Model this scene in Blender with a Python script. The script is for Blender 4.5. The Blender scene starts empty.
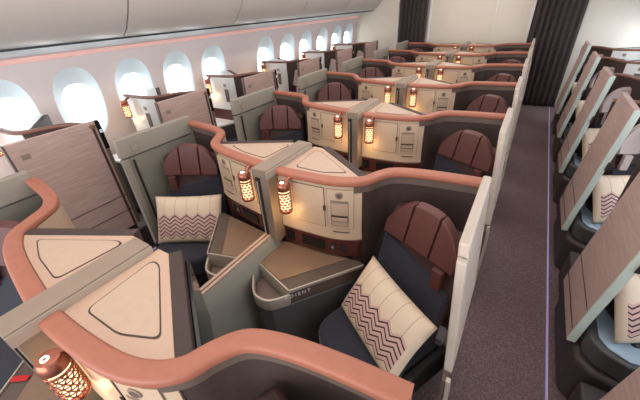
import bpy, bmesh, math, random
from mathutils import Vector, Matrix
random.seed(4)
S = bpy.context.scene
COL = S.collection

# ------------------------------------------------------------------ camera, world, lights, exposure
cam_d = bpy.data.cameras.new('camera'); cam = bpy.data.objects.new('camera', cam_d); COL.objects.link(cam)
S.camera = cam
cam_d.sensor_width = 36; cam_d.lens = 314.4 / 640 * 36; cam_d.clip_start = 0.02
yaw, pit, rol = [math.radians(a) for a in (33.358, 31.635, -3.605)]
F = Vector((-math.sin(yaw) * math.cos(pit), math.cos(yaw) * math.cos(pit), -math.sin(pit)))
r0 = Vector((math.cos(yaw), math.sin(yaw), 0)); u0 = r0.cross(F)
R_ = r0 * math.cos(rol) + u0 * math.sin(rol); U_ = -r0 * math.sin(rol) + u0 * math.cos(rol)
cam.matrix_world = Matrix(((R_.x, U_.x, -F.x, 1.0866), (R_.y, U_.y, -F.y, 0), (R_.z, U_.z, -F.z, 1.9), (0, 0, 0, 1)))

W = bpy.data.worlds.new('world'); S.world = W; W.use_nodes = True
W.node_tree.nodes['Background'].inputs[0].default_value = (0.78, 0.88, 1.0, 1)
W.node_tree.nodes['Background'].inputs[1].default_value = 0.7

R90 = math.radians(90)
def area(name, loc, sx, sy, power, color, rot=(0, 0, 0), spread=180):
    l = bpy.data.lights.new(name, 'AREA'); l.shape = 'RECTANGLE'; l.size = sx; l.size_y = sy
    l.energy = power; l.color = color; l.spread = math.radians(spread)
    o = bpy.data.objects.new(name, l); COL.objects.link(o); o.location = loc; o.rotation_euler = rot
    return o
area('ceiling_light_centre', (0, 3.4, 2.30), 1.6, 7.6, 46, (1.0, 0.93, 0.88))
area('ceiling_light_left', (-1.55, 3.2, 2.28), 0.12, 8.0, 14, (1.0, 0.84, 0.80))
area('ceiling_light_right', (1.55, 3.2, 2.28), 0.12, 8.0, 12, (1.0, 0.86, 0.82))
area('fill_light_behind_camera', (0, -3.4, 1.5), 5.0, 1.8, 120, (1.0, 0.95, 0.92), (R90, 0, 0))  # added fill behind the camera to lift upright faces, not a cabin lamp
S.view_settings.view_transform = 'Standard'; S.view_settings.look = 'None'
S.view_settings.gamma = 1; S.view_settings.use_curve_mapping = False
S.view_settings.exposure = 0.5

# ------------------------------------------------------------------ materials
def lin(c):
    return tuple((v / 255 / 12.92) if v / 255 <= 0.04045 else ((v / 255 + 0.055) / 1.055) ** 2.4 for v in c) + (1,)
def nd(t, k, **kw):
    n = t.nodes.new(k)
    for a, b in kw.items(): setattr(n, a, b)
    return n
def mat(name, rgb, rough=0.5, metal=0.0, var=0.06, scale=8.0, stretch=(1, 1, 1), bump=0.0, emit=None, est=0, rgb2=None, coat=0.0, sheen=0.0, spec=0.5):
    m = bpy.data.materials.new(name); m.use_nodes = True; t = m.node_tree
    b = t.nodes['Principled BSDF']
    b.inputs['Roughness'].default_value = rough; b.inputs['Metallic'].default_value = metal
    b.inputs['Coat Weight'].default_value = coat; b.inputs['Sheen Weight'].default_value = sheen
    b.inputs['Specular IOR Level'].default_value = spec
    c = lin(rgb); c2 = lin(rgb2) if rgb2 else tuple(x * (1 - var * 2) for x in c[:3]) + (1,)
    tc = nd(t, 'ShaderNodeTexCoord'); mp = nd(t, 'ShaderNodeMapping'); mp.inputs['Scale'].default_value = stretch
    nz = nd(t, 'ShaderNodeTexNoise'); nz.inputs['Scale'].default_value = scale; nz.inputs['Detail'].default_value = 5
    mx = nd(t, 'ShaderNodeMix', data_type='RGBA'); rp = nd(t, 'ShaderNodeMapRange')
    rp.inputs['From Min'].default_value = 0.3; rp.inputs['From Max'].default_value = 0.7
    t.links.new(tc.outputs['Object'], mp.inputs[0]); t.links.new(mp.outputs[0], nz.inputs['Vector'])
    t.links.new(nz.outputs[0], rp.inputs[0]); t.links.new(rp.outputs[0], mx.inputs[0])
    mx.inputs[6].default_value = c; mx.inputs[7].default_value = c2
    t.links.new(mx.outputs[2], b.inputs['Base Color'])
    if bump:
        bp = nd(t, 'ShaderNodeBump'); bp.inputs['Strength'].default_value = bump; bp.inputs['Distance'].default_value = 0.004
        t.links.new(nz.outputs[0], bp.inputs['Height']); t.links.new(bp.outputs[0], b.inputs['Normal'])
    if emit:
        b.inputs['Emission Color'].default_value = lin(emit); b.inputs['Emission Strength'].default_value = est
    return m
m_rim = mat('salmon_leather', (168, 104, 82), 0.5, var=0.05, scale=30, bump=0.05)
m_rim2 = mat('brown_leather', (128, 88, 72), 0.45, var=0.05, scale=30)
m_cream = mat('cream_laminate', (204, 178, 152), 0.45, var=0.02, scale=60)
m_cream2 = mat('pale_cream_laminate', (190, 164, 142), 0.4, var=0.03, scale=40)
m_wedge = mat('sand_laminate', (192, 160, 138), 0.4, var=0.02, scale=50)
m_groove = mat('groove_brown', (70, 52, 44), 0.6)
m_beam = mat('taupe_trim', (150, 132, 116), 0.38, metal=0.25, var=0.03, scale=20)
m_edge = mat('champagne_metal_edge', (190, 180, 166), 0.35, metal=0.4, var=0.03)
m_shell = mat('dark_brown_shell', (66, 50, 46), 0.7, var=0.08, scale=40)
m_lip = mat('taupe_lip', (104, 88, 80), 0.5)
m_dark = mat('charcoal_plastic', (44, 40, 41), 0.45)
m_blackg = mat('black_gloss', (16, 16, 18), 0.15)
m_walnut = mat('dark_red_walnut', (86, 36, 30), 0.3, var=0.15, scale=14, stretch=(1, 1, 8), coat=0.3)
m_table = mat('bronze_table_laminate', (138, 112, 92), 0.35, var=0.05, scale=60, metal=0.15)
m_table2 = mat('taupe_console_strip', (92, 78, 68), 0.5)
m_cons = mat('slate_console_side', (78, 78, 78), 0.5)
m_tray = mat('rose_taupe_tray', (118, 98, 88), 0.5)
m_divider = mat('grey_green_divider', (150, 150, 140), 0.5, var=0.03)
m_redline = mat('red_inlay', (120, 30, 28), 0.4)
m_rail = mat('beige_rail', (182, 156, 138), 0.4)
m_seat = mat('navy_fabric', (42, 42, 54), 0.9, var=0.12, scale=160, bump=0.25, sheen=0.2)
m_maroon = mat('maroon_leather', (92, 50, 46), 0.5, var=0.08, scale=30, bump=0.1)
m_maroon_d = mat('shaded_maroon_leather', (66, 42, 40), 0.55, var=0.08, scale=30)  # maroon darkened to hold the shade band below the headrest
m_palehead = mat('daylit_pale_headrest', (190, 172, 166), 0.8, var=0.04)  # window daylight on the headrests put into a pale colour
m_door = mat('pale_sheen_door', (196, 182, 168), 0.4, var=0.03)  # pale tone includes the sheen of a leaf seen at grazing angle
m_doorin = mat('olive_taupe_door_lining', (152, 144, 132), 0.55, var=0.05, scale=60)
m_doorin2 = mat('olive_taupe_recess', (132, 127, 117), 0.6, var=0.05)
m_wood = mat('pink_taupe_wood_grain', (192, 164, 154), 0.42, scale=5, stretch=(1.0, 1.2, 16), rgb2=(170, 144, 136), bump=0.02)
m_woodend = mat('mint_sheen_edge', (196, 206, 196), 0.35)  # cool window sheen on the door edges put into the colour
m_white = mat('white_gloss_panel', (226, 226, 224), 0.3, var=0.01)
m_side = mat('sidewall_liner', (226, 214, 212), 0.6, var=0.015, scale=3)
m_reveal = mat('window_reveal', (214, 226, 230), 0.5, var=0.01)
m_pane = mat('daylit_pane', (235, 242, 250), 0.3, emit=(240, 248, 255), est=4)
m_pane_r = mat('sunny_pane', (235, 242, 250), 0.3, emit=(225, 238, 255), est=13)
m_ceil = mat('ceiling_liner', (225, 220, 212), 0.6, var=0.01)
m_bin = mat('bin_liner', (196, 188, 180), 0.38, var=0.015, scale=2)
m_psu = mat('service_strip', (222, 238, 240), 0.35, var=0.1, scale=2.5)  # near-white colour carries the LED light falling on the strip
m_led = mat('pink_wash_light', (255, 205, 195), 0.4, emit=(255, 200, 188), est=0.15)
m_wallfar = mat('bulkhead_laminate', (220, 210, 194), 0.5, var=0.02, scale=2)
m_whitetrim = mat('white_trim', (235, 235, 235), 0.3)
m_curtain = mat('charcoal_curtain_cloth', (64, 54, 52), 0.85, var=0.1, scale=40, stretch=(1, 1, .2), bump=0.1)
m_blue = mat('window_sheen_blue', (158, 178, 192), 0.5)  # blue window reflection on lids and right tables, put into the colour
m_floorled = mat('violet_aisle_light', (170, 160, 190), 0.3, emit=(170, 160, 225), est=0.15)
m_base = mat('dark_plum_plinth', (62, 50, 50), 0.55)
m_copper = mat('copper', (168, 104, 84), 0.3, metal=0.8, var=0.04)
m_bulb = mat('warm_glow', (255, 225, 180), 0.4, emit=(255, 214, 160), est=2.4)
m_ring = mat('white_ring_light', (255, 255, 250), 0.4, emit=(255, 245, 230), est=2.2)
m_redtag = mat('red_tag_cloth', (200, 24, 30), 0.6)
m_screen = mat('dark_screen', (20, 20, 24), 0.12)
m_magenta = mat('lavender_screen_edge', (190, 170, 190), 0.3)
m_silver = mat('silver', (190, 190, 186), 0.25, metal=0.7)
# carpet
def carpet():
    m = bpy.data.materials.new('plum_brown_carpet'); m.use_nodes = True; t = m.node_tree; b = t.nodes['Principled BSDF']
    b.inputs['Roughness'].default_value = 0.95
    tc = nd(t, 'ShaderNodeTexCoord'); v = nd(t, 'ShaderNodeTexVoronoi'); v.inputs['Scale'].default_value = 95
    n = nd(t, 'ShaderNodeTexNoise'); n.inputs['Scale'].default_value = 260
    r = nd(t, 'ShaderNodeValToRGB'); r.color_ramp.elements[0].color = lin((76, 60, 60)); r.color_ramp.elements[1].color = lin((124, 102, 102))
    r.color_ramp.elements[0].position = 0.2; r.color_ramp.elements[1].position = 0.75
    a = nd(t, 'ShaderNodeMath', operation='ADD'); h = nd(t, 'ShaderNodeMath', operation='MULTIPLY'); h.inputs[1].default_value = 0.55
    t.links.new(tc.outputs['Object'], v.inputs['Vector']); t.links.new(tc.outputs['Object'], n.inputs['Vector'])
    t.links.new(v.outputs['Distance'], a.inputs[0]); t.links.new(n.outputs[0], a.inputs[1]); t.links.new(a.outputs[0], h.inputs[0])
    t.links.new(h.outputs[0], r.inputs[0]); t.links.new(r.outputs[0], b.inputs['Base Color'])
    bp = nd(t, 'ShaderNodeBump'); bp.inputs['Strength'].default_value = 0.4; bp.inputs['Distance'].default_value = 0.004
    t.links.new(h.outputs[0], bp.inputs['Height']); t.links.new(bp.outputs[0], b.inputs['Normal'])
    return m
m_carpet = carpet()
# pillow cloth: quilted white above, chevron stitching in purple below (in the pillow's own coordinates)
def pillow_mat():
    m = bpy.data.materials.new('chevron_pillow_cloth'); m.use_nodes = True; t = m.node_tree; b = t.nodes['Principled BSDF']
    b.inputs['Roughness'].default_value = 0.85
    L = t.links.new
    def mth(op, a, c=None, cl=False):
        n = nd(t, 'ShaderNodeMath', operation=op); n.use_clamp = cl
        for i, x in enumerate((a, c)):
            if x is None: continue
            if isinstance(x, (int, float)): n.inputs[i].default_value = x
            else: L(x, n.inputs[i])
        return n.outputs[0]
    tc = nd(t, 'ShaderNodeTexCoord'); sp = nd(t, 'ShaderNodeSeparateXYZ'); L(tc.outputs['Object'], sp.inputs[0])
    x, z = sp.outputs[0], sp.outputs[2]
    tri = mth('PINGPONG', mth('ADD', x, 1.0), 0.042)            # 0..0.031
    zz = mth('ADD', z, mth('MULTIPLY', tri, 0.75))
    ln = mth('PINGPONG', mth('ADD', zz, 1.0), 0.0140)
    line = mth('LESS_THAN', ln, 0.0044)
    inz = mth('MULTIPLY', mth('LESS_THAN', zz, 0.055), mth('GREATER_THAN', zz, -0.105))
    inx = mth('LESS_THAN', mth('ABSOLUTE', x), 0.215)
    zone = mth('MULTIPLY', inz, inx)
    lm = mth('MULTIPLY', line, zone)
    vert = mth('MULTIPLY', mth('LESS_THAN', tri, 0.0016), mth('GREATER_THAN', zz, 0.02))
    m1 = nd(t, 'ShaderNodeMix', data_type='RGBA'); L(mth('MULTIPLY', zone, 0.8), m1.inputs[0])
    m1.inputs[6].default_value = lin((226, 205, 180)); m1.inputs[7].default_value = lin((206, 168, 160))
    m2 = nd(t, 'ShaderNodeMix', data_type='RGBA'); L(mth('MULTIPLY', vert, 0.55), m2.inputs[0]); L(m1.outputs[2], m2.inputs[6]); m2.inputs[7].default_value = lin((120, 90, 80))
    m3 = nd(t, 'ShaderNodeMix', data_type='RGBA'); L(lm, m3.inputs[0]); L(m2.outputs[2], m3.inputs[6]); m3.inputs[7].default_value = lin((66, 28, 48))
    L(m3.outputs[2], b.inputs['Base Color'])
    bp = nd(t, 'ShaderNodeBump'); bp.inputs['Strength'].default_value = 0.5; bp.inputs['Distance'].default_value = 0.004; bp.invert = True
    L(mth('ADD', lm, vert), bp.inputs['Height']); L(bp.outputs[0], b.inputs['Normal'])
    return m
m_pillow = pillow_mat()

# ------------------------------------------------------------------ helpers
def obj(name, bm, m, parent=None, loc=(0, 0, 0), rot=(0, 0, 0), bevel=0, seg=2, ang=35):
    bmesh.ops.recalc_face_normals(bm, faces=bm.faces[:])
    me = bpy.data.meshes.new(name); bm.to_mesh(me); bm.free()
    for f in me.polygons: f.use_smooth = True
    me.set_sharp_from_angle(angle=math.radians(ang))
    me.materials.append(m)
    o = bpy.data.objects.new(name, me); COL.objects.link(o)
    o.location = loc; o.rotation_euler = rot
    if parent: o.parent = parent
    if bevel:
        b = o.modifiers.new('bevel', 'BEVEL'); b.width = bevel; b.segments = seg; b.limit_method = 'ANGLE'; b.angle_limit = math.radians(35)
        b.harden_normals = True
    return o
def thing(name, label, cat, loc=(0, 0, 0), rotz=0, group=None):
    o = bpy.data.objects.new(name, None); COL.objects.link(o); o.empty_display_size = 0.1
    o.location = loc; o.rotation_euler = (0, 0, rotz); o['label'] = label; o['category'] = cat
    if group: o['group'] = group
    return o
def tag(o, label, cat, group=None):
    o['label'] = label; o['category'] = cat
    if group: o['group'] = group
    return o
def struct(o): o['kind'] = 'structure'; return o
def dup(root, loc, label, group=None, rotz=None):
    r = root.copy(); COL.objects.link(r); r.location = loc; r['label'] = label
    if rotz is not None: r.rotation_euler = (0, 0, rotz)
    if group: r['group'] = group
    for ch in list(root.children):
        c = ch.copy(); COL.objects.link(c); c.parent = r
        for g in list(ch.children):
            d = g.copy(); COL.objects.link(d); d.parent = c
    return r
NB = bmesh.new
def box(bm, x0, x1, y0, y1, z0, z1):
    v = [bm.verts.new((x, y, z)) for z in (z0, z1) for x, y in ((x0, y0), (x1, y0), (x1, y1), (x0, y1))]
    for q in ((0, 3, 2, 1), (4, 5, 6, 7), (0, 1, 5, 4), (1, 2, 6, 5), (2, 3, 7, 6), (3, 0, 4, 7)):
        bm.faces.new([v[i] for i in q])
    return bm
def prism(bm, pts, z0, z1, top=None):
    n = len(pts); top = top or pts
    a = [bm.verts.new((p[0], p[1], z0)) for p in pts]; b = [bm.verts.new((p[0], p[1], z1)) for p in top]
    bm.faces.new(a[::-1]); bm.faces.new(b)
    for i in range(n): bm.faces.new((a[i], a[(i + 1) % n], b[(i + 1) % n], b[i]))
    return bm
def crm(pts, n=6):
    P = [Vector(p) for p in pts]; out = []
    for i in range(len(P) - 1):
        p0 = P[max(i - 1, 0)]; p1 = P[i]; p2 = P[i + 1]; p3 = P[min(i + 2, len(P) - 1)]
        for k in range(n):
            t = k / n
            out.append(0.5 * ((2 * p1) + (-p0 + p2) * t + (2 * p0 - 5 * p1 + 4 * p2 - p3) * t * t + (-p0 + 3 * p1 - 3 * p2 + p3) * t ** 3))
    out.append(P[-1]); return out
def sweep(bm, path, prof, closed_prof=True):
    """path: 2D points (x, y); prof: list of (u, z), u to the left of travel"""
    P = [Vector((p[0], p[1])) for p in path]; rings = []
    for i, p in enumerate(P):
        a = P[max(i - 1, 0)]; b = P[min(i + 1, len(P) - 1)]; d = (b - a).normalized(); nrm = Vector((-d.y, d.x))
        rings.append([bm.verts.new((p.x + nrm.x * u, p.y + nrm.y * u, z)) for u, z in prof])
    n = len(prof)
    for A, B in zip(rings, rings[1:]):
        for j in range(n if closed_prof else n - 1):
            bm.faces.new((A[j], A[(j + 1) % n], B[(j + 1) % n], B[j]))
    if closed_prof: bm.faces.new(rings[0]); bm.faces.new(rings[-1][::-1])
    return bm
def rect(u0, u1, z0, z1): return [(u0, z0), (u1, z0), (u1, z1), (u0, z1)]
def rrect(u0, u1, z0, z1, r, n=4):
    o = []
    for cx, cz, a0 in ((u1 - r, z0 + r, -90), (u1 - r, z1 - r, 0), (u0 + r, z1 - r, 90), (u0 + r, z0 + r, 180)):
        for k in range(n + 1):
            a = math.radians(a0 + 90 * k / n); o.append((cx + r * math.cos(a), cz + r * math.sin(a)))
    return o
def tube(bm, pts, r, n=8):
    P = [Vector(p) for p in pts]; rings = []
    for i, p in enumerate(P):
        d = (P[min(i + 1, len(P) - 1)] - P[max(i - 1, 0)]).normalized()
        a = d.cross(Vector((0, 0, 1)));  a = a.normalized() if a.length > 1e-3 else Vector((1, 0, 0)); b = d.cross(a)
        rings.append([bm.verts.new(p + (a * math.cos(2 * math.pi * k / n) + b * math.sin(2 * math.pi * k / n)) * r) for k in range(n)])
    for A, B in zip(rings, rings[1:]):
        for k in range(n): bm.faces.new((A[k], A[(k + 1) % n], B[(k + 1) % n], B[k]))
    bm.faces.new(rings[0][::-1]); bm.faces.new(rings[-1]); return bm
def lathe(bm, prof, n=20, c=(0, 0, 0)):
    rings = []
    for r, z in prof:
        rings.append([bm.verts.new((c[0] + r * math.cos(2 * math.pi * k / n), c[1] + r * math.sin(2 * math.pi * k / n), c[2] + z)) for k in range(n)])
    for A, B in zip(rings, rings[1:]):
        for k in range(n): bm.faces.new((A[k], A[(k + 1) % n], B[(k + 1) % n], B[k]))
    bm.faces.new(rings[0][::-1]); bm.faces.new(rings[-1]); return bm
class Path:
    """a wall line one can place flat marks on: s = distance along, z = height"""
    def __init__(s, pts):
        s.p = [Vector((p[0], p[1])) for p in pts]; s.l = [0]
        for a, b in zip(s.p, s.p[1:]): s.l.append(s.l[-1] + (b - a).length)
    def at(s, d, off=0):
        for i in range(len(s.p) - 1):
            if d <= s.l[i + 1] or i == len(s.p) - 2:
                t = (d - s.l[i]) / (s.l[i + 1] - s.l[i]); q = s.p[i].lerp(s.p[i + 1], t); v = (s.p[i + 1] - s.p[i]).normalized()
                return (q.x - v.y * off, q.y + v.x * off)
    def sub(s, a, b, n=6): return [s.at(a + (b - a) * k / n) for k in range(n + 1)]
ORD = ['nearest', 'second', 'third', 'fourth', 'fifth', 'sixth', 'farthest']
PITCH = 1.1
def rowph(k): return ['row nearest the camera', 'second row from the camera', 'third row from the camera', 'fourth row from the camera', 'fifth row from the camera', 'sixth row from the camera', 'farthest row before the bulkhead'][k]

# ------------------------------------------------------------------ setting
Y0, Y1 = -1.6, 7.6
struct(obj('floor', box(NB(), -2.75, 2.75, Y0, Y1, -0.05, 0), m_carpet))
struct(obj('ceiling', box(NB(), -1.95, 1.95, Y0, Y1, 2.34, 2.40), m_ceil))
WY = [-0.87, -0.29, .29, .87, 1.45, 2.03, 2.61, 3.19, 4.30, 4.90, 5.48, 6.08, 6.68, 7.24]
def wx(z): return 2.66 - 0.09 * max(0, (z - 0.9)) ** 1.5 * 1.9        # sidewall leans in towards the top
def side_wall(name, s):
    bm = NB(); ZC = 1.19; N = 32
    cache = {}
    def V(x, y, z):
        key = (round(x, 4), round(y, 4), round(z, 4))
        if key not in cache: cache[key] = bm.verts.new((x, y, z))
        return cache[key]
    def outer(cy, k, y0, y1):   # rectangle boundary point in the direction of angle
        a = 2 * math.pi * k / N; c, q = math.cos(a), math.sin(a); hz = .40
        t = min(((y1 - cy) / c if c > 1e-6 else (y0 - cy) / c if c < -1e-6 else 9), (hz / abs(q) if abs(q) > 1e-6 else 9))
        return cy + c * t, ZC + q * t
    edges = [Y0] + [(a + b) / 2 for a, b in zip(WY, WY[1:])] + [Y1]
    for i, cy in enumerate(WY):
        y0, y1 = edges[i], edges[i + 1]; y0 = max(y0, cy - .29) ; y1 = min(y1, cy + .29)
        ring = [outer(cy, k, y0, y1) for k in range(N)]
        # snap nearest to the four corners
        for cyy, czz in ((y0, ZC - .4), (y0, ZC + .4), (y1, ZC - .4), (y1, ZC + .4)):
            j = min(range(N), key=lambda q: (ring[q][0] - cyy) ** 2 + (ring[q][1] - czz) ** 2); ring[j] = (cyy, czz)
        ov = [(cy + .215 * abs(math.cos(t)) ** .8 * (1 if math.cos(t) > 0 else -1), ZC + .345 * abs(math.sin(t)) ** .8 * (1 if math.sin(t) > 0 else -1)) for t in [2 * math.pi * k / N for k in range(N)]]
        a = [V(s * wx(z), y, z) for y, z in ring]; b = [V(s * wx(z), y, z) for y, z in ov]
        for k in range(N): bm.faces.new((a[k], a[(k + 1) % N], b[(k + 1) % N], b[k]))
    # strips above, below and blank bays between
    def quad(ya, yb, za, zb, n=6):
        for k in range(n):
            z0, z1 = za + (zb - za) * k / n, za + (zb - za) * (k + 1) / n
            bm.faces.new((V(s * wx(z0), ya, z0), V(s * wx(z0), yb, z0), V(s * wx(z1), yb, z1), V(s * wx(z1), ya, z1)))
    quad(Y0, Y1, 1.59, 1.72, 2); quad(Y0, Y1, 0, .79, 3)
    p = Y0
    for i, cy in enumerate(WY):
        y0 = max(edges[i], cy - .29); y1 = min(edges[i + 1], cy + .29)
        if y0 - p > .001: quad(p, y0, .79, 1.59)
        p = y1
    if Y1 - p > .001: quad(p, Y1, .79, 1.59)
    return struct(obj(name, bm, m_side, ang=50))
side_wall('wall_left', -1); side_wall('wall_right', 1)
def window(n, s, cy):
    ZC = 1.19; N = 32; root = None
    def ov(ry, rz, x, dz=0, w=.8): return [(s * (wx(ZC + dz + rz * math.sin(t)) + x), cy + dz * -.5 + ry * abs(math.cos(t)) ** w * (1 if math.cos(t) > 0 else -1), ZC + dz + rz * abs(math.sin(t)) ** w * (1 if math.sin(t) > 0 else -1)) for t in [2 * math.pi * k / N for k in range(N)]]
    bm = NB(); rings = [[bm.verts.new(p) for p in ov(*q)] for q in ((.215, .345, 0), (.200, .325, .015), (.156, .255, .060, -.035, .72), (.138, .228, .082, -.045, .66))]
    for A, B in zip(rings, rings[1:]):
        for k in range(N): bm.faces.new((A[k], A[(k + 1) % N], B[(k + 1) % N], B[k]))
    w = struct(obj('window_%d' % n, bm, m_reveal, ang=60))
    bm = NB(); a = [bm.verts.new(p) for p in ov(.139, .229, .081, -.045, .66)]; b = [bm.verts.new(p) for p in ov(.139, .229, .089, -.045, .66)]
    bm.faces.new(a); bm.faces.new(b[::-1])
    for k in range(N): bm.faces.new((a[k], a[(k + 1) % N], b[(k + 1) % N], b[k]))
    obj('window_pane', bm, m_pane if s < 0 else m_pane_r, w)
for i, cy in enumerate(WY): window(i + 1, -1, cy)
for i, cy in enumerate(WY[1:]): window(i + 20, 1, cy)
# light bands above the windows, service strips under the bins
for nm, s in (('trim_1', -1), ('trim_2', 1)):
    bm = NB(); sweep(bm, [(0, Y0), (0, Y1)], [(-s * 2.552, 1.625), (-s * 2.525, 1.648), (-s * 2.52, 1.664), (-s * 2.552, 1.664)]); struct(obj(nm, bm, m_led))
for nm, s in (('trim_3', -1), ('trim_4', 1)):
    bm = NB(); sweep(bm, [(0, Y0), (0, Y1)], [(-s * 2.56, 1.665), (-s * 2.40, 1.70), (-s * 2.205, 1.765), (-s * 2.205, 1.79), (-s * 2.56, 1.75)]); struct(obj(nm, bm, m_psu))
# overhead bins
def bin_mesh(s, ya, yb):
    prof = [(2.205, 1.775), (2.195, 1.755), (2.17, 1.760), (2.08, 1.815), (1.985, 1.925), (1.90, 2.05), (1.85, 2.20), (1.83, 2.33), (2.5, 2.33), (2.5, 1.80)]
    bm = NB(); a = [bm.verts.new((s * x, ya, z)) for x, z in prof]; b = [bm.verts.new((s * x, yb, z)) for x, z in prof]; n = len(prof)
    bm.faces.new(a); bm.faces.new(b[::-1])
    for k in range(n): bm.faces.new((a[k], a[(k + 1) % n], b[(k + 1) % n], b[k]))
    return bm
seams = [Y0, -.95, .44, 1.83, 3.22, 4.62, 6.02, Y1]
blab = ['overhead bin door at the left edge behind the camera', 'overhead bin door just behind the camera on the window side', 'wide pale overhead bin door at the top left corner',
        'pale overhead bin door just right of the first visible seam', 'third pale overhead bin door from the top left corner', 'fourth pale overhead bin door above the left windows', 'farthest pale overhead bin door meeting the left bulkhead']
for s in (-1, 1):
    for i in range(len(seams) - 1):
        if s < 0 and i < 1: continue
        if s > 0 and i < 5: continue
        if s < 0: t = blab[i]
        else: t = ['overhead bin over the right windows, second from the bulkhead', 'overhead bin tip over the right windows, against the bulkhead'][i - 5]
        o = thing('overhead_bin', t, 'overhead bin', (0, seams[i], 0), group='overhead bins')
        L_ = seams[i + 1] - seams[i]
        obj('bin_door', bin_mesh(s, 0.008, L_ - 0.008), m_bin, o, ang=30)
        bm = NB(); box(bm, min(s * 2.22, s * 2.195), max(s * 2.22, s * 2.195), 0, L_, 1.738, 1.753); obj('lower_seal', bm, m_dark, o)
# far bulkhead and its joints
struct(obj('wall_far', box(NB(), -2.75, 2.75, Y1, Y1 + .06, 0, 2.4), m_wallfar))
for i, (x0, x1) in enumerate(((-.93, -.885), (.885, .925), (-1.60, -1.575))):
    struct(obj('trim_%d' % (5 + i), box(NB(), x0, x1, Y1 - .03, Y1 - .001, 0, 2.33), m_whitetrim, bevel=.004))
struct(obj('trim_8', box(NB(), .30, .312, Y1 - .008, Y1 - .001, 1.2, 2.33), m_whitetrim))
# aisle light strips
struct(obj('trim_9', box(NB(), 1.588, 1.598, Y0, Y1 - .12, 0, .012), m_floorled))
struct(obj('trim_10', box(NB(), -1.575, -1.56, Y0, Y1 - .12, 0, .012), m_floorled))
# curtains
def curtain(xa, xb, y, label, zt=2.3, folds=7, flare=0):
    bm = NB(); n = folds * 12; rows = 14; R = []
    for j in range(rows + 1):
        z = .015 + (zt - .015) * j / rows; q = j / rows
        row = []
        for i in range(n + 1):
            t = i / n; ph = t * folds * 2 * math.pi
            w = 1 + flare * (q - .3)
            xx = xa + (xb - xa) * (0.5 + (t - .5) * w)
            row.append(bm.verts.new((xx + .008 * math.sin(2 * ph), y + (.022 + .012 * math.sin(3 * t + 1)) * math.sin(ph + .5 * math.sin(q * 3)), z)))
        R.append(row)
    for A, B in zip(R, R[1:]):
        for i in range(n): bm.faces.new((A[i], A[i + 1], B[i + 1], B[i]))
    o = obj('curtain', bm, m_curtain, ang=180)
    md = o.modifiers.new('thick', 'SOLIDIFY'); md.thickness = .006
    tag(o, label, 'curtain'); return o
curtain(-1.53, -.94, 7.48, 'dark pleated curtain closing the narrow far left aisle')
curtain(.93, 1.66, 7.48, 'dark pleated curtain at the end of the right aisle, the wide one', folds=8)

# ------------------------------------------------------------------ reading lamp
def lattice(bm, r, z0, z1, nu=20, nv=7):
    """perforated shade: bars round and up with crosses between"""
    for j in range(nv + 1):
        z = z0 + (z1 - z0) * j / nv
        n = 20
        th = .0022 if 0 < j < nv else .005
        ring = [[], []]
        for k in range(n):
            a = 2 * math.pi * k / n
            ring[0].append(bm.verts.new((r * math.cos(a), r * math.sin(a), z - th))); ring[1].append(bm.verts.new((r * math.cos(a), r * math.sin(a), z + th)))
        for k in range(n): bm.faces.new((ring[0][k], ring[0][(k + 1) % n], ring[1][(k + 1) % n], ring[1][k]))
    for j in range(nv):
        za, zb = z0 + (z1 - z0) * j / nv, z0 + (z1 - z0) * (j + 1) / nv
        for k in range(nu):
            a = 2 * math.pi * k / nu; b = 2 * math.pi * (k + 1) / nu; w = .07
            if (k + j) % 2: a, b = b, a
            bm.faces.new([bm.verts.new((r * 1.003 * math.cos(q), r * 1.003 * math.sin(q), z)) for q, z in ((a - w, za), (a + w, za), (b + w, zb), (b - w, zb))])
    return bm
def make_lamp(s, label):
    t = thing('reading_lamp', label, 'lamp', group=None)
    bm = NB(); lathe(bm, [(.010, -.002), (.024, 0), (.030, .006), (.0315, .018), (.030, .034), (.024, .042), (.010, .044)], 20); obj('lamp_cap', bm, m_copper, t, loc=(0, 0, 0))
    bm = NB(); lathe(bm, [(.009, .0), (.009, .003), (.0055, .003), (.0055, .0)], 16); r = obj('ring_switch', bm, m_ring, t, loc=(0, -.006, .0425), rot=(.0, 0, 0))
    bm = NB(); lattice(bm, .0305, -.105, -.004); sh = obj('lamp_shade', bm, m_copper, t)
    md = sh.modifiers.new('thick', 'SOLIDIFY'); md.thickness = .0015
    t.scale = (1.2, 1.2, 1.15)
    bm = NB(); lathe(bm, [(.006, -.100), (.0235, -.099), (.0235, -.008), (.006, -.007)], 16); obj('glow_tube', bm, m_bulb, t)
    bm = NB(); lathe(bm, [(.006, -.112), (.030, -.111), (.031, -.105), (.006, -.104)], 20); obj('lower_ring', bm, m_copper, t)
    bm = NB(); tube(bm, [(0, .012, .030), (s * .004, .03, .043), (s * .010, .052, .048), (s * .012, .07, .048)], .009); obj('arm', bm, m_copper, t)
    return t
LAMP = {}
def place_lamp(s, loc, label, group):
    k = s
    if k not in LAMP:
        o = make_lamp(s, label); o.location = loc; o['group'] = group; LAMP[k] = o
    else: o = dup(LAMP[k], loc, label, group)
    l = bpy.data.lights.new('lamp_glow', 'POINT'); l.energy = 0.28; l.color = (1, .66, .32); l.shadow_soft_size = .03
    q = bpy.data.objects.new('lamp_glow', l); COL.objects.link(q); q.parent = o; q.location = (s * .0, -.0, -.15)
    return o

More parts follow.
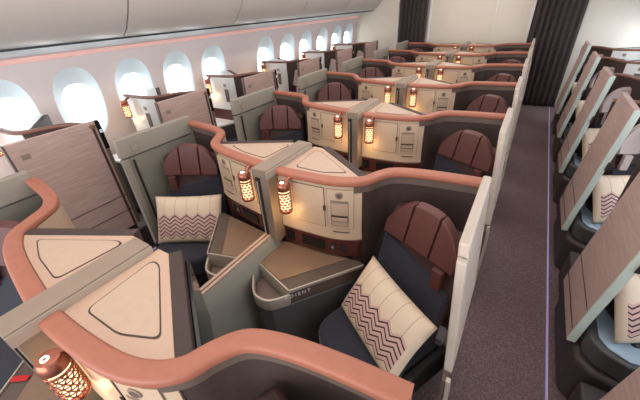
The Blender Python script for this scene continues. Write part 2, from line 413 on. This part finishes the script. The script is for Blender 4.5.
# ------------------------------------------------------------------ centre console (both halves of one row)
PR = [(.05, .085), (.20, .088), (.36, .103), (.46, .135), (.525, .185), (.562, .26), (.615, .325), (.72, .362), (.87, .385), (1.035, .398)]
PL = [(-.05, .095), (-.20, .115), (-.36, .14), (-.49, .17), (-.585, .215), (-.64, .29), (-.70, .375), (-.80, .425), (-.95, .452), (-1.14, .468)]
ZR = 1.15
def console_half(t, s):
    P = PR if s > 0 else PL
    full = crm(P, 6); path = Path(full)
    sg = -s     # profile side towards the camera (front): for s>0 travel +x, left = +y, so front = -u
    def pf(u0, u1, z0, z1): a, b = sorted((s * -u0 * -1 * 1.0, s * -u1 * -1 * 1.0)); return rect(a, b, z0, z1)
    # u>0 for s>0 means +y (behind). for s<0 travel is -x so left is -y: flip
    def U(u): return u * s
    i_panel = 4 * 6 - 2
    # salmon rim
    bm = NB(); a, b = sorted((U(-.036), U(.026))); sweep(bm, full, rrect(a, b, ZR - .019, ZR + .017, .013)); obj('rim', bm, m_rim, t, ang=60)
    # shell behind the headrest, continuing from the panel's end
    shell = full[i_panel - 3:]
    bm = NB(); a, b = sorted((U(-.012), U(.006))); sweep(bm, shell, rect(a, b, .06, ZR - .02)); obj('seat_shell', bm, m_shell, t)
    bm = NB(); a, b = sorted((U(.007), U(.022))); sweep(bm, shell, rect(a, b, .06, ZR - .018)); obj('outer_shell', bm, m_cream2, t)
    bm = NB(); a, b = sorted((U(-.022), U(-.011))); sweep(bm, shell, rect(a, b, ZR - .058, ZR - .02)); obj('shell_lip', bm, m_lip, t)
    # cream lamp panel, its lower edge rounded forward
    pan = full[:i_panel + 1]
    prof = [(.0, ZR - .02), (-.018, ZR - .02), (-.020, .87), (-.024, .83), (-.028, .80), (-.018, .786), (.0, .786)]
    bm = NB(); sweep(bm, pan, [(U(u), z) for u, z in prof]); obj('lamp_panel', bm, m_cream, t, ang=40)
    tot = path.l[i_panel]
    def plate(name, s0, s1, z0, z1, o0, o1, m, parent=t, n=4):
        bm = NB(); a, b = sorted((U(o0), U(o1))); sweep(bm, path.sub(s0, s1, n), rect(a, b, z0, z1)); return obj(name, bm, m, parent)
    # cabinet door (groove + leaf)
    f = tot / .52
    plate('door_gap', .105 * f, .315 * f, .868, 1.112, -.0205, -.0212, m_groove)
    d = plate('cabinet_door', .108 * f, .312 * f, .871, 1.109, -.0213, -.0232, m_cream)
    plate('latch', .306 * f, .320 * f, .975, 1.005, -.0233, -.027, m_groove, d)
    # framed niche: outline, recess, slot, round speaker
    plate('niche_outline', .328 * f, .480 * f, .868, 1.112, -.0205, -.0210, m_beam)
    nf = plate('niche_frame', .331 * f, .477 * f, .871, 1.109, -.0211, -.0232, m_cream)
    plate('niche_recess', .350 * f, .450 * f, .885, 1.045, -.0233, -.0238, m_beam, nf)
    plate('niche_back', .354 * f, .446 * f, .889, 1.030, -.0239, -.0242, m_cream2, nf)
    plate('slot_shadow', .352 * f, .448 * f, .915, .955, -.0243, -.0255, m_groove, nf)
    plate('slot_rail', .356 * f, .444 * f, .922, .943, -.0256, -.031, m_cream2, nf)
    px, py = path.at(.40 * f, U(-.024)); qx, qy = path.at(.41 * f, U(-.024)); an = math.atan2(qy - py, qx - px)
    bm = NB(); lathe(bm, [(.004, -.002), (.021, -.002), (.021, .002), (.017, .004), (.004, .003)], 20)
    sp_ = obj('speaker', bm, m_beam, t, loc=(px, py, 1.078), rot=(math.radians(90), 0, an if s > 0 else an + math.pi))
    bm = NB(); lathe(bm, [(.004, .0), (.013, .0), (.013, .0045), (.004, .0045)], 16); obj('speaker_grille', bm, m_lip, sp_)
    plate('maker_mark', .36 * f, .455 * f, .845, .851, -.0245, -.0275, m_lip)
    # dark red band with sockets
    band = full[:i_panel + 1]
    bm = NB(); a, b = sorted((U(-.018), U(.02))); sweep(bm, band, rect(a, b, .672, .787)); obj('socket_band', bm, m_walnut, t)
    plate('control_screen', .14 * f, .30 * f, .70, .765, -.0181, -.024, m_blackg)
    plate('socket', .02 * f, .075 * f, .70, .765, -.0181, -.024, m_blackg)
    plate('usb_port', .335 * f, .37 * f, .705, .755, -.0181, -.024, m_dark)
    pb = plate('usb_light', .345 * f, .36 * f, .72, .74, -.0241, -.026, m_silver)
    plate('jack_port', .395 * f, .43 * f, .705, .755, -.0181, -.024, m_dark)
    # lower body under the panel down to the floor, back side closed
    bm = NB(); a, b = sorted((U(.0), U(.02))); sweep(bm, band, rect(a, b, .04, .671)); obj('lower_wall', bm, m_dark, t)
    # wedge top behind the rim
    n = len(pan)
    ap = (s * .055, .44) if s > 0 else (-.055, .44)
    ap2 = (s * .115, .44)
    front = [path.at(l, U(.027)) for l in [tot * k / 14 for k in range(15)]]
    front[0] = (s * .052, front[0][1])
    endp = front[-1]
    wedge = front + [ap2, ap]
    bm = NB(); prism(bm, wedge, ZR - .03, ZR + .004); obj('wedge_top', bm, m_wedge, t, bevel=.002)
    c = Vector((sum(p[0] for p in (front[0], endp, ap)) / 3, sum(p[1] for p in (front[0], endp, ap)) / 3))
    def rounded(pts, r_):
        out = []
        for i, p in enumerate(pts):
            p = Vector(p); a_ = Vector(pts[i - 1]) - p; b_ = Vector(pts[(i + 1) % len(pts)]) - p
            ra = min(r_, a_.length * .45); rb = min(r_, b_.length * .45); A_ = p + a_.normalized() * ra; B_ = p + b_.normalized() * rb
            for q_ in range(6):
                w = q_ / 5; out.append(tuple(A_ * (1 - w) ** 2 + p * 2 * w * (1 - w) + B_ * w * w))
        return out
    mid = Vector(front[8]); c = Vector((c.x, c.y))
    core = [Vector(front[1]), mid + (mid - c) * .06, Vector(front[14]), Vector(ap2), Vector(ap)]
    for kk, zz, nm, mm in ((.735, .0050, 'inset_gap', m_groove), (.70, .0062, 'inset_lid', m_cream2)):
        q = rounded([tuple(c + (v - c) * kk) for v in core], .028)
        bm = NB(); prism(bm, q, ZR + .004, ZR + zz); obj(nm, bm, mm, t)
    # dark strip + monitor on the diagonal, facing the row behind
    e = Vector(endp); a2 = Vector(ap2); d = (a2 - e).normalized(); nr = Vector((-d.y, d.x)) * (-s)
    if nr.y < 0: nr = -nr
    A = [tuple(e - d * .01), tuple(a2), tuple(a2 + nr * .045), tuple(e - d * .01 + nr * .045)]
    bm = NB(); prism(bm, A, .72, ZR + .006); obj('screen_housing', bm, m_shell, t, bevel=.004)
    B = [tuple(e + d * .03 + nr * .046), tuple(a2 - d * .02 + nr * .046), tuple(a2 - d * .02 + nr * .062), tuple(e + d * .03 + nr * .062)]
    bm = NB(); prism(bm, B, .78, 1.12); scr = obj('monitor', bm, m_screen, t, bevel=.004)
    B = [tuple(e + d * .02 + nr * .047), tuple(e + d * .03 + nr * .047), tuple(e + d * .03 + nr * .068), tuple(e + d * .02 + nr * .068)]
    bm = NB(); prism(bm, B, .78, 1.12); obj('monitor_edge', bm, m_magenta, scr)
    # side table, tray and console body in front of the panel
    k = 1.0 if s > 0 else 1.06
    def X(p): return (s * p[0] * k, p[1])
    body = [X(p) for p in ((.032, .06), (.53, .12), (.545, .10), (.30, -.255), (.235, -.33), (.17, -.345), (.11, -.32), (.032, -.235))]
    bm = NB(); prism(bm, body, .05, .555); obj('console_body', bm, m_cons, t, bevel=.008)
    tab = [X(p) for p in ((.032, .066), (.53, .125), (.55, .108), (.293, -.245), (.032, -.165))]
    bm = NB(); prism(bm, tab, .556, .655); tb = obj('side_table', bm, m_table2, t, bevel=.004)
    tab2 = [X(p) for p in ((.034, .066), (.44, .10), (.30, -.085), (.034, -.158))]
    tab2 = [X(p) for p in ((.034, .066), (.46, .11), (.215, -.215), (.034, -.158))]
    bm = NB(); prism(bm, tab2, .6555, .660); obj('table_leaf', bm, m_table, tb, bevel=.001)
    edge = [X(p) for p in ((.555, .105), (.30, -.25), (.235, -.328), (.17, -.342), (.11, -.318), (.034, -.232))]
    bm = NB(); sweep(bm, edge[:2], rrect(-.004, .004, .640, .661, .003, 2)); obj('table_edge', bm, m_edge, t)
    bm = NB(); sweep(bm, crm(edge[1:], 4), rrect(-.006, .006, .556, .632, .004, 2)); obj('tray_rim', bm, m_edge, t)
    lip = [X(p) for p in ((.034, -.168), (.297, -.25))]
    bm = NB(); sweep(bm, lip, rrect(-.005, .005, .556, .662, .004, 2)); obj('table_lip', bm, m_edge, t)
    tr = [X(p) for p in ((.04, -.175), (.285, -.255), (.23, -.315), (.17, -.33), (.115, -.308), (.04, -.225))]
    bm = NB(); prism(bm, tr, .556, .562); obj('tray_floor', bm, m_tray, t)
    if s > 0:
        fc = bpy.data.curves.new('t', 'FONT'); fc.body = 'ADIENT'; fc.size = .030; fc.extrude = .0006; fc.space_character = 1.5; fc.align_x = 'LEFT'
        fo = bpy.data.objects.new('t', fc); COL.objects.link(fo); me = bpy.data.meshes.new_from_object(fo); bpy.data.objects.remove(fo)
        me.materials.append(m_whitetrim); o = bpy.data.objects.new('console_lettering', me); COL.objects.link(o); o.parent = t
        a_, b_ = Vector(X((.255, -.31))), Vector(X((.555, .105)))
        a_, b_ = Vector(X((.30, -.25))), Vector(X((.555, .105)))
        ang = math.atan2((b_ - a_).y, (b_ - a_).x); nn = Vector((math.sin(ang), -math.cos(ang)))
        st = a_ - (b_ - a_).normalized() * .03 + nn * .0085
        o.matrix_local = Matrix.Translation((st.x, st.y, .612)) @ Matrix.Rotation(ang, 4, 'Z') @ Matrix.Rotation(math.radians(90), 4, 'X')
def make_console(label):
    t = thing('centre_console', label, 'console', group='centre consoles')
    console_half(t, 1); console_half(t, -1)
    bm = NB(); box(bm, -.048, .048, -.02, .42, ZR - .015, ZR + .038); obj('divider_beam', bm, m_beam, t, bevel=.005)
    bm = NB(); box(bm, .0485, .054, -.02, .42, ZR - .012, ZR + .030); box(bm, -.054, -.0485, -.02, .42, ZR - .012, ZR + .030); obj('beam_edge', bm, m_edge, t)
    bm = NB(); box(bm, -.046, .046, -.012, .11, .70, ZR - .016); po = obj('divider_post', bm, m_beam, t, bevel=.006)
    bm = NB(); box(bm, -.040, -.008, -.018, -.0125, .73, ZR - .02); obj('post_inlay', bm, m_dark, po)
    bm = NB(); box(bm, -.030, -.022, -.021, -.0185, .75, ZR - .04); obj('inlay_light_line', bm, m_edge, po)
    bm = NB(); pr_ = [(-.036, .02), (.026, .02), (.030, .60), (.030, .66), (.006, .738), (-.036, .738)]; sweep(bm, [(0, .034), (0, -.65)], [(u, z) for u, z in pr_]); lw = obj('low_divider', bm, m_divider, t, bevel=.003)
    bm = NB(); box(bm, -.038, -.020, -.65, -.014, .739, .754); box(bm, -.012, .006, -.65, -.014, .739, .754); obj('divider_rail', bm, m_rail, lw, bevel=.002)
    bm = NB(); box(bm, -.0195, -.0125, -.65, -.014, .739, .748); obj('red_inlay', bm, m_redline, lw)
    # inner wall of the foot wells below the wedge
    bm = NB(); box(bm, -.028, .028, .115, .44, .02, ZR - .03); obj('footwell_wall', bm, m_dark, t)
    return t
con = make_console('cream centre console with salmon rim, cropped at the lower left, nearest the camera')
CL = [None, 'cream centre console with salmon rim and two lamps, in the middle of the picture', 'cream centre console directly behind the middle one, third from the camera',
      'cream centre console, fourth from the camera', 'cream centre console, fifth from the camera', 'cream centre console, sixth from the camera', 'cream centre console farthest back, before the pale bulkhead']
for k in range(1, 7): dup(con, (0, k * PITCH, 0), CL[k])
for k in range(7):
    for s in (1, -1):
        if k == 0 and s < 0: continue
        place_lamp(s, (s * .138 if k else .165, k * PITCH + (.0 if k else .02), 1.085),
                   'lit copper reading lamp %s of the post on the %s' % ('right' if s > 0 else 'left', ['console nearest the camera', 'middle console of the picture', 'third console from the camera', 'fourth centre console from the camera', 'fifth centre console from the camera', 'sixth centre console from the camera', 'farthest centre console'][k]), 'reading lamps on the centre consoles')

# ------------------------------------------------------------------ seats
def rbox(w, d, h, r=.03, cx=0, cy=0, cz=0, seg=3):
    bm = NB(); box(bm, cx - w / 2, cx + w / 2, cy - d / 2, cy + d / 2, cz - h / 2, cz + h / 2)
    bmesh.ops.bevel(bm, geom=bm.edges[:] , offset=r, segments=seg, profile=.5, affect='EDGES'); return bm
def make_seat(s, mh, label, grp, W_=.46):
    """origin on the floor under the back face; the passenger looks along -y"""
    t = thing('airline_seat', label, 'seat', group=grp)
    bm = NB()
    pts = crm([(-W_ / 2, .0), (-W_ / 2, -.30), (-W_ / 2 + .02, -.43), (-W_ / 2 + .08, -.50), (0, -.525), (W_ / 2 - .08, -.50), (W_ / 2 - .02, -.43), (W_ / 2, -.30), (W_ / 2, .0)], 3)
    prism(bm, [tuple(p) for p in pts], .33, .47); obj('seat_cushion', bm, m_seat, t, bevel=.028, seg=4)
    bm = NB(); prism(bm, [tuple(p * .94) for p in pts], .12, .33); obj('seat_base', bm, m_dark, t)
    # backrest leaning back: hip at y=-.10, top at y=.12
    prof = []
    bm = NB()
    def slab(x0, x1, z0, z1, dep, y_at, thick, m=None):
        vs = []
        for z in (z0, z1):
            y = y_at(z); vs.append([(x0, y - dep), (x1, y - dep), (x1, y + thick), (x0, y + thick)])
        a = [bm.verts.new((p[0], p[1], z0)) for p in vs[0]]; b = [bm.verts.new((p[0], p[1], z1)) for p in vs[1]]
        bm.faces.new(a[::-1]); bm.faces.new(b)
        for i in range(4): bm.faces.new((a[i], a[(i + 1) % 4], b[(i + 1) % 4], b[i]))
    ya = lambda z: -.07 + (z - .45) * .28
    slab(-W_ / 2, W_ / 2, .40, 1.0, .03, ya, .06)
    obj('backrest', bm, m_maroon_d, t, bevel=.03, seg=3)
    bm = NB(); xw = W_ / 2 - .012; vv = []
    for x, zt_ in ((-s * xw, .86), (s * xw, .76)):  # slanted top edge shapes the shaded band under the headrest
        vv += [bm.verts.new((x, ya(.44) - .045, .44)), bm.verts.new((x, ya(.44) - .012, .44)), bm.verts.new((x, ya(zt_) - .012, zt_)), bm.verts.new((x, ya(zt_) - .045, zt_))]
    bm.faces.new(vv[:4]); bm.faces.new(vv[4:])
    for q in range(4): bm.faces.new((vv[q], vv[(q + 1) % 4], vv[4 + (q + 1) % 4], vv[4 + q]))
    obj('seat_cover', bm, m_seat, t, bevel=.016, seg=3)
    # headrest: arched, three padded panels
    top = lambda x: 1.09 - .15 * (abs(x) / .215) ** 2.8
    hw = .213
    root = None
    for i, (xa, xb) in enumerate(((-hw, -.076), (-.0755, .0755), (.076, hw))):
        bm = NB(); n = 6; z0 = .865
        xs = [xa + (xb - xa) * k / n for k in range(n + 1)]
        out = [(xa, z0), (xb, z0)] + [(x, top(x)) for x in xs[::-1]]
        f = lambda x, z, o: (x, ya(z) - o - .12 * abs(x) ** 2, z)
        a = [bm.verts.new(f(x, z, .028)) for x, z in out]; cxm = (xa + xb) / 2
        b = [bm.verts.new(f(cxm + (x - cxm) * .93, .96 + (z - .96) * .90, .066)) for x, z in out]; m = len(out)
        bm.faces.new(a); bm.faces.new(b[::-1])
        for q in range(m): bm.faces.new((a[q], a[(q + 1) % m], b[(q + 1) % m], b[q]))
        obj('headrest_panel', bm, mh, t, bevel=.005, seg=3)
    # strap tab on the aisle side
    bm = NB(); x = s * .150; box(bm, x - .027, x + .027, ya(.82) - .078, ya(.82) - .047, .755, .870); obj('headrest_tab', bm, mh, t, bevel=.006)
    # arm pad at the aisle side
    bm = NB(); x = s * (W_ / 2 + .035); box(bm, x - .024, x + .024, -.30, -.02, .30, .45); obj('armrest', bm, m_dark, t, bevel=.015)
    return t
SW = {}
def seat(kind, s, loc, rz, label, grp):
    key = (kind, s)
    if key not in SW:
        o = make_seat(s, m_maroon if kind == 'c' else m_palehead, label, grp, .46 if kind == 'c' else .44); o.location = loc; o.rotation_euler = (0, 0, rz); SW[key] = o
    else: o = dup(SW[key], loc, label, grp, rz)
    return o
# the passenger's forward (-y) turns towards the centre line
for k in range(7):
    yb = k * PITCH
    seat('c', 1, (.83, yb + .115, 0), math.radians(-25), 'navy and maroon seat right of the centre console, %s' % rowph(k), 'centre seats')
    seat('c', -1, (-.89, yb + .175, 0), math.radians(27), 'navy and maroon seat left of the centre console, %s' % rowph(k), 'centre seats')

# ------------------------------------------------------------------ pillows
def pillow_mesh(w=.50, h=.355, d=.13):
    bm = NB(); nu, nv = 30, 20; G = {}
    for sd in (1, -1):
        for i in range(nu + 1):
            for j in range(nv + 1):
                u = -1 + 2 * i / nu; v = -1 + 2 * j / nv
                e = (1 - abs(u) ** 3.2) * (1 - abs(v) ** 3.2)
                y = sd * d / 2 * max(e, 0) ** .55
                px = u * w / 2 * (1 - .05 * (1 - abs(u)) * 0 - .045 * (1 - v * v)) if abs(u) > .99 else u * w / 2 * (1 - .045 * (1 - v * v) * abs(u) ** 4)
                pz = v * h / 2 * (1 - .05 * (1 - u * u) * abs(v) ** 4)
                key = (i, j) if (i in (0, nu) or j in (0, nv)) else (i, j, sd)
                if key not in G: G[key] = bm.verts.new((px, y, pz))
        for i in range(nu):
            for j in range(nv):
                q = []
                for a, b in ((i, j), (i + 1, j), (i + 1, j + 1), (i, j + 1)):
                    q.append(G[(a, b)] if (a in (0, nu) or b in (0, nv)) else G[(a, b, sd)])
                bm.faces.new(q if sd > 0 else q[::-1])
    return bm
p0 = None
def pillow(loc, rz, tilt, label, grp='chevron pillows', roll=0):
    global p0
    if p0 is None: o = obj('pillow', pillow_mesh(), m_pillow, ang=180); p0 = o
    else: o = p0.copy(); COL.objects.link(o)
    o.location = loc
    o.rotation_euler = (Matrix.Rotation(rz, 4, 'Z') @ Matrix.Rotation(-tilt, 4, 'X') @ Matrix.Rotation(roll, 4, 'Y')).to_euler()
    return tag(o, label, 'pillow', grp)
R = math.radians
pillow((.755, PITCH - .115, .60), R(-35), R(35), 'cream chevron pillow on the right centre seat in the foreground')
pillow((-.775, PITCH - .025, .62), R(30), R(28), 'cream chevron pillow standing on the left centre seat beside the middle console')

# ------------------------------------------------------------------ sliding doors of the centre suites
def door_r():
    t = thing('suite_door', 'x', 'door')
    def leaf(bm, y0, y1, z0, z1, xo, th, n=8):
        R_ = []
        for j in range(n + 1):
            z = z0 + (z1 - z0) * j / n; x = xo(z)
            R_.append([bm.verts.new((x - th, y0, z)), bm.verts.new((x, y0, z)), bm.verts.new((x, y1, z)), bm.verts.new((x - th, y1, z))])
        for A, B in zip(R_, R_[1:]):
            for i in range(4): bm.faces.new((A[i], A[(i + 1) % 4], B[(i + 1) % 4], B[i]))
        bm.faces.new(R_[0][::-1]); bm.faces.new(R_[-1]); return bm
    return t, leaf
XD = lambda z: 1.062 + .055 * max(0, min(1, (1.25 - z) / .7)) ** 1.0
def make_door_right(label):
    t, leaf = door_r(); t['label'] = label; t['group'] = 'right centre suite doors'
    obj('door_leaf', leaf(NB(), -.24, .27, .62, 1.25, XD, .035), m_door, t, bevel=.008)
    obj('door_front_fold', leaf(NB(), -.272, -.244, .64, 1.20, XD, .032), m_door, t, bevel=.006)
    obj('lower_leaf', leaf(NB(), -.30, .27, .10, .615, lambda z: XD(z) - .008, .025), m_lip, t, bevel=.006)
    obj('edge_trim', leaf(NB(), -.325, -.303, .05, .66, lambda z: XD(z) + .004, .018), m_edge, t, bevel=.004)
    bm = NB(); box(bm, 1.03, 1.052, -.335, -.275, .86, .89); obj('door_latch', bm, m_dark, t)
    return t
dr = make_door_right('pearl grey suite door right of the cropped seat, at the bottom edge nearest the camera')
DRL = [None, 'tall pearl grey suite door right of the foreground pillow seat', 'pearl grey suite door on the right aisle, third from the camera', 'pearl grey suite door on the right aisle, fourth from the camera',
       'pearl grey suite door on the right aisle, fifth from the camera', 'pearl grey suite door on the right aisle, sixth from the camera', 'pearl grey suite door on the right aisle, last before the wide curtain']
for k in range(1, 7): dup(dr, (0, k * PITCH, 0), DRL[k])
def make_door_left(label):
    t, leaf = door_r(); t['label'] = label; t['group'] = 'left centre suite doors'
    X = lambda z: -1.165 + .0 * z
    obj('door_leaf', leaf(NB(), -.13, .475, .10, 1.06, X, .03), m_doorin2, t, bevel=.005)
    obj('top_rail', leaf(NB(), -.14, .475, 1.068, 1.205, lambda z: X(z) + .012, .05), m_doorin, t, bevel=.008)
    obj('front_stile', leaf(NB(), -.14, -.10, .10, 1.06, lambda z: X(z) + .010, .04), m_doorin, t, bevel=.004)
    obj('inner_stile', leaf(NB(), -.07, -.055, .45, 1.04, lambda z: X(z) + .008, .006), m_dark, t)
    l = obj('latch_plate', leaf(NB(), -.06, .005, 1.095, 1.15, lambda z: X(z) + .016, .003), m_beam, t)
    obj('latch_face', leaf(NB(), -.055, .0, 1.099, 1.146, lambda z: X(z) + .0185, .002), m_doorin, l)
    return t
dl = make_door_left('olive taupe suite door end at the left edge of the picture, nearest the camera')
DLL = [None, 'olive taupe suite door with square latch, left of the seat with the standing pillow', 'olive taupe suite door on the left aisle, third from the camera', 'olive taupe suite door on the left aisle, fourth from the camera',
       'olive taupe suite door on the left aisle, fifth from the camera', 'olive taupe suite door on the left aisle, sixth from the camera', 'olive taupe suite door on the left aisle, last before the narrow curtain']
for k in range(1, 7): dup(dl, (0, k * PITCH, 0), DLL[k])

# ------------------------------------------------------------------ window suites
def make_suite(s, label, x0):
    """x0: |x| of the aisle side. origin at row y"""
    t = thing('window_suite', label, 'suite', group='left window suites' if s < 0 else 'right window suites')
    yp, ys = (.70, 1.05) if s < 0 else (.66, 1.03)
    P = [(2.46, yp), (2.30, yp), (2.12, yp + .01), (2.03, yp + .05), (1.98, yp + .14), (1.94, yp + .24), (1.87, ys - .04), (1.76, ys), (x0 + .01, ys + .01)]
    P = [(s * x, y) for x, y in P]; full = crm(P, 5); path = Path(full); q = 3 * 5 + 1
    def U(u): return u * s * -1     # travel towards the aisle; u<0 = towards camera
    zt = 1.215 if s < 0 else 1.17
    def pr(u0, u1): return sorted((U(u0), U(u1)))
    a, b = pr(-.024, .022); bm = NB(); sweep(bm, full, rrect(a, b, zt - .014, zt + .012, .012, 3)); obj('rim', bm, m_rim2, t, ang=60)
    a, b = pr(-.016, .0); bm = NB(); sweep(bm, full[:q], rect(a, b, .80, zt - .014)); obj('lamp_panel', bm, m_white, t)
    a, b = pr(-.012, .005); bm = NB(); sweep(bm, full[:q], rect(a, b, .66, .799)); obj('socket_band', bm, m_walnut, t)
    a, b = pr(-.010, .008); bm = NB(); sweep(bm, full[q - 1:], rect(a, b, .05, zt - .014)); obj('seat_shell', bm, m_shell, t)
    def plate(name, s0, s1, z0, z1, o0, o1, m, parent=t):
        a, b = pr(o0, o1); bm = NB(); sweep(bm, path.sub(s0, s1, 4), rect(a, b, z0, z1)); return obj(name, bm, m, parent)
    plate('niche_recess', .29, .345, .90, 1.06, -.0165, -.02, m_lip)
    plate('speaker', .29, .33, 1.09, 1.125, -.0165, -.02, m_beam)
    # side table under the panel
    w = [(s * 2.50, yp - .01), (s * 2.04, yp - .01), (s * 2.02, yp + .03), (s * 2.16, yp - .38), (s * 2.50, yp - .45)]
    bm = NB(); prism(bm, w, .06, .64); obj('console_body', bm, m_cons, t, bevel=.006)
    bm = NB(); prism(bm, [(x, y) for x, y in w], .641, .66); obj('side_table', bm, m_blue if s > 0 else m_white, t)
    # wedge top towards the window, behind the panel
    e = (s * 2.03, yp + .09); ap = (s * 2.44, yp + .34)
    bm = NB(); prism(bm, [(s * 2.50, yp + .026), (s * 2.12, yp + .036), e, ap, (s * 2.50, yp + .36)], zt - .03, zt); obj('wedge_top', bm, m_white, t)
    bm = NB(); e_, a_ = Vector(e), Vector(ap); d = (a_ - e_).normalized(); n = Vector((-d.y, d.x)); n = n if n.y > 0 else -n
    prism(bm, [tuple(e_), tuple(a_), tuple(a_ + n * .04), tuple(e_ + n * .04)], .72, zt + .003); hs = obj('screen_housing', bm, m_shell, t)
    bm = NB(); prism(bm, [tuple(e_ + d * .03 + n * .041), tuple(a_ - d * .03 + n * .041), tuple(a_ - d * .03 + n * .055), tuple(e_ + d * .03 + n * .055)], .78, 1.13); obj('monitor', bm, m_screen, hs)
    # plinth along the aisle and foot shell
    base = [(x0 - .05, ys - .68), (x0 - .05, ys - .05), (x0 + .26, ys - .05), (x0 + .26, ys - .76), (x0 + .03, ys - .75)]
    base = [(s * x, y) for x, y in base]
    bm = NB(); prism(bm, base, 0.0, .30); obj('plinth', bm, m_base, t, bevel=.03, seg=4)
    b2 = [(s * x, y) for x, y in [(x0 - .02, ys - 1.12), (x0 - .02, ys - .77), (x0 + .16, ys - .77), (x0 + .16, ys - 1.12)]]
    bm = NB(); prism(bm, b2, 0.0, .26); obj('aisle_plinth', bm, m_base, t, bevel=.02, seg=3)
    b3 = [(s * x, y) for x, y in [(x0 - .02, ys - .64), (x0 - .02, ys - .30), (x0 + .05, ys - .28), (x0 + .20, ys - .50), (x0 + .23, ys - .72), (x0 + .12, ys - .74), (x0 + .02, ys - .70)]]
    bm = NB(); prism(bm, b3, .301, .425); obj('storage_bin', bm, m_cons, t, bevel=.02, seg=3)
    b4 = [(s * x, y) for x, y in [(x0 + .015, ys - .62), (x0 + .015, ys - .34), (x0 + .05, ys - .32), (x0 + .175, ys - .51), (x0 + .20, ys - .70), (x0 + .12, ys - .715), (x0 + .045, ys - .675)]]
    bm = NB(); prism(bm, b4, .4255, .434); obj('bin_lid', bm, m_blue, t, bevel=.003)
    # marks on the panel, inner pad
    return t
XL, XR = 1.62, 1.68
wl = make_suite(-1, 'white window suite shell with lamp panel at the left edge, nearest the camera', XL)
wr = make_suite(1, 'window suite shell with dark plinth at the lower right corner, nearest the camera', XR)
WLL = [None] + ['white window suite shell under the left windows, %s' % rowph(k) for k in range(1, 6)]
WRL = [None] + ['window suite shell beside the right aisle, %s' % rowph(k) for k in range(1, 6)]
for k in range(1, 6): dup(wl, (0, k * PITCH, 0), WLL[k]); dup(wr, (0, k * PITCH, 0), WRL[k])
for k in range(6):
    for s in (-1, 1):
        yp = .70 if s < 0 else .66
        place_lamp(s, (s * 2.37, k * PITCH + yp - .085, 1.14 if s < 0 else 1.09), 'lit copper reading lamp on the %s window suite panel, %s' % ('left' if s < 0 else 'right', rowph(k)), 'reading lamps in the window suites')
        ys = 1.05 if s < 0 else 1.03
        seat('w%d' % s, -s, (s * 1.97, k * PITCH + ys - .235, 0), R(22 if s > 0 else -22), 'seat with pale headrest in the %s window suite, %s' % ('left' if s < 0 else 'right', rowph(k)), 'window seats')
for k in range(0, 6):
    pillow((1.92, k * PITCH + .58, .60), R(28), R(32), 'pale chevron pillow in the right window suite, %s' % rowph(k))
# sliding wood doors
def make_wood(s, label):
    t = thing('wood_suite_door', label, 'door', group='left wood suite doors' if s < 0 else 'right wood suite doors')
    if s < 0: xo = lambda z: -1.635 + .0 * z; y0, y1 = .53, 1.085
    else: xo = lambda z: 1.70 - .10 * max(0, min(1, (1.25 - z) / .9)); y0, y1 = .455, .94
    def leaf(ya, yb, z0, z1, o0, o1, n=6):
        bm = NB(); R_ = []
        for j in range(n + 1):
            z = z0 + (z1 - z0) * j / n; x = xo(z)
            R_.append([bm.verts.new((x + s * o0, ya, z)), bm.verts.new((x + s * o1, ya, z)), bm.verts.new((x + s * o1, yb, z)), bm.verts.new((x + s * o0, yb, z))])
        for A, B in zip(R_, R_[1:]):
            for i in range(4): bm.faces.new((A[i], A[(i + 1) % 4], B[(i + 1) % 4], B[i]))
        bm.faces.new(R_[0][::-1]); bm.faces.new(R_[-1]); return bm
    zb = .30
    obj('door_leaf', leaf(y0, y1, zb, 1.25, 0, .03 if s < 0 else .035), m_wood, t, bevel=.004)
    obj('near_edge', leaf(y0 - .014, y0 - .001, zb, 1.25, .0, .04 if s > 0 else .035), m_woodend if s > 0 else m_lip, t, bevel=.004)
    for z in ((.46, .60) if s < 0 else (.38, .53)):
        obj('seam', leaf(y0 + .002, y1 - .002, z, z + .006, -.0015, .0, 1), m_groove, t)
    if s < 0:
        obj('vent_plate', leaf(y0 + .05, y0 + .10, 1.13, 1.165, -.003, .0, 1), m_beam, t, bevel=.002)
        obj('end_cap', leaf(y1 + .001, y1 + .035, 1.02, 1.25, -.004, .034, 1), m_blackg, t, bevel=.008)
        obj('latch_dot', leaf(y1 + .008, y1 + .026, 1.155, 1.18, -.008, -.0045, 1), m_whitetrim, t)
        obj('far_stile', leaf(y1 + .002, y1 + .03, zb, 1.015, .004, .03), m_lip, t)
    else:
        obj('near_inner_trim', leaf(y0 + .02, y0 + .05, zb + .03, 1.20, .0305, .036), m_lip, t)
        obj('latch_notch', leaf(y0 - .02, y0 - .0125, .84, .90, .03, .05, 1), m_dark, t)
    return t
dwl = make_wood(-1, 'large pink taupe wood grain door at the left, nearest the camera')
dwr = make_wood(1, 'large wood grain door at the lower right, largest and nearest the camera')
dwr.location.y = .13
for k in range(1, 6):
    dup(dwl, (0, k * PITCH, 0), 'pink taupe wood grain suite door along the left aisle, %s' % ['', 'second from the camera', 'third from the camera', 'fourth from the camera', 'fifth from the camera', 'farthest from the camera'][k])
    dup(dwr, (0, k * PITCH, 0), 'wood grain suite door along the right aisle, %s' % ['', 'second from the camera', 'third from the camera', 'fourth from the camera', 'fifth from the camera', 'farthest by the curtain'][k])
# red tag on the nearest left seat belt
bm = NB(); box(bm, -.035, .035, -.012, .012, 0, .003)
tag(obj('red_tag', bm, m_redtag, loc=(-.40, -.07, .6605), rot=(0, 0, math.radians(35)), bevel=.001), 'small bright red cloth tag on the console at the lower left corner', 'tag')
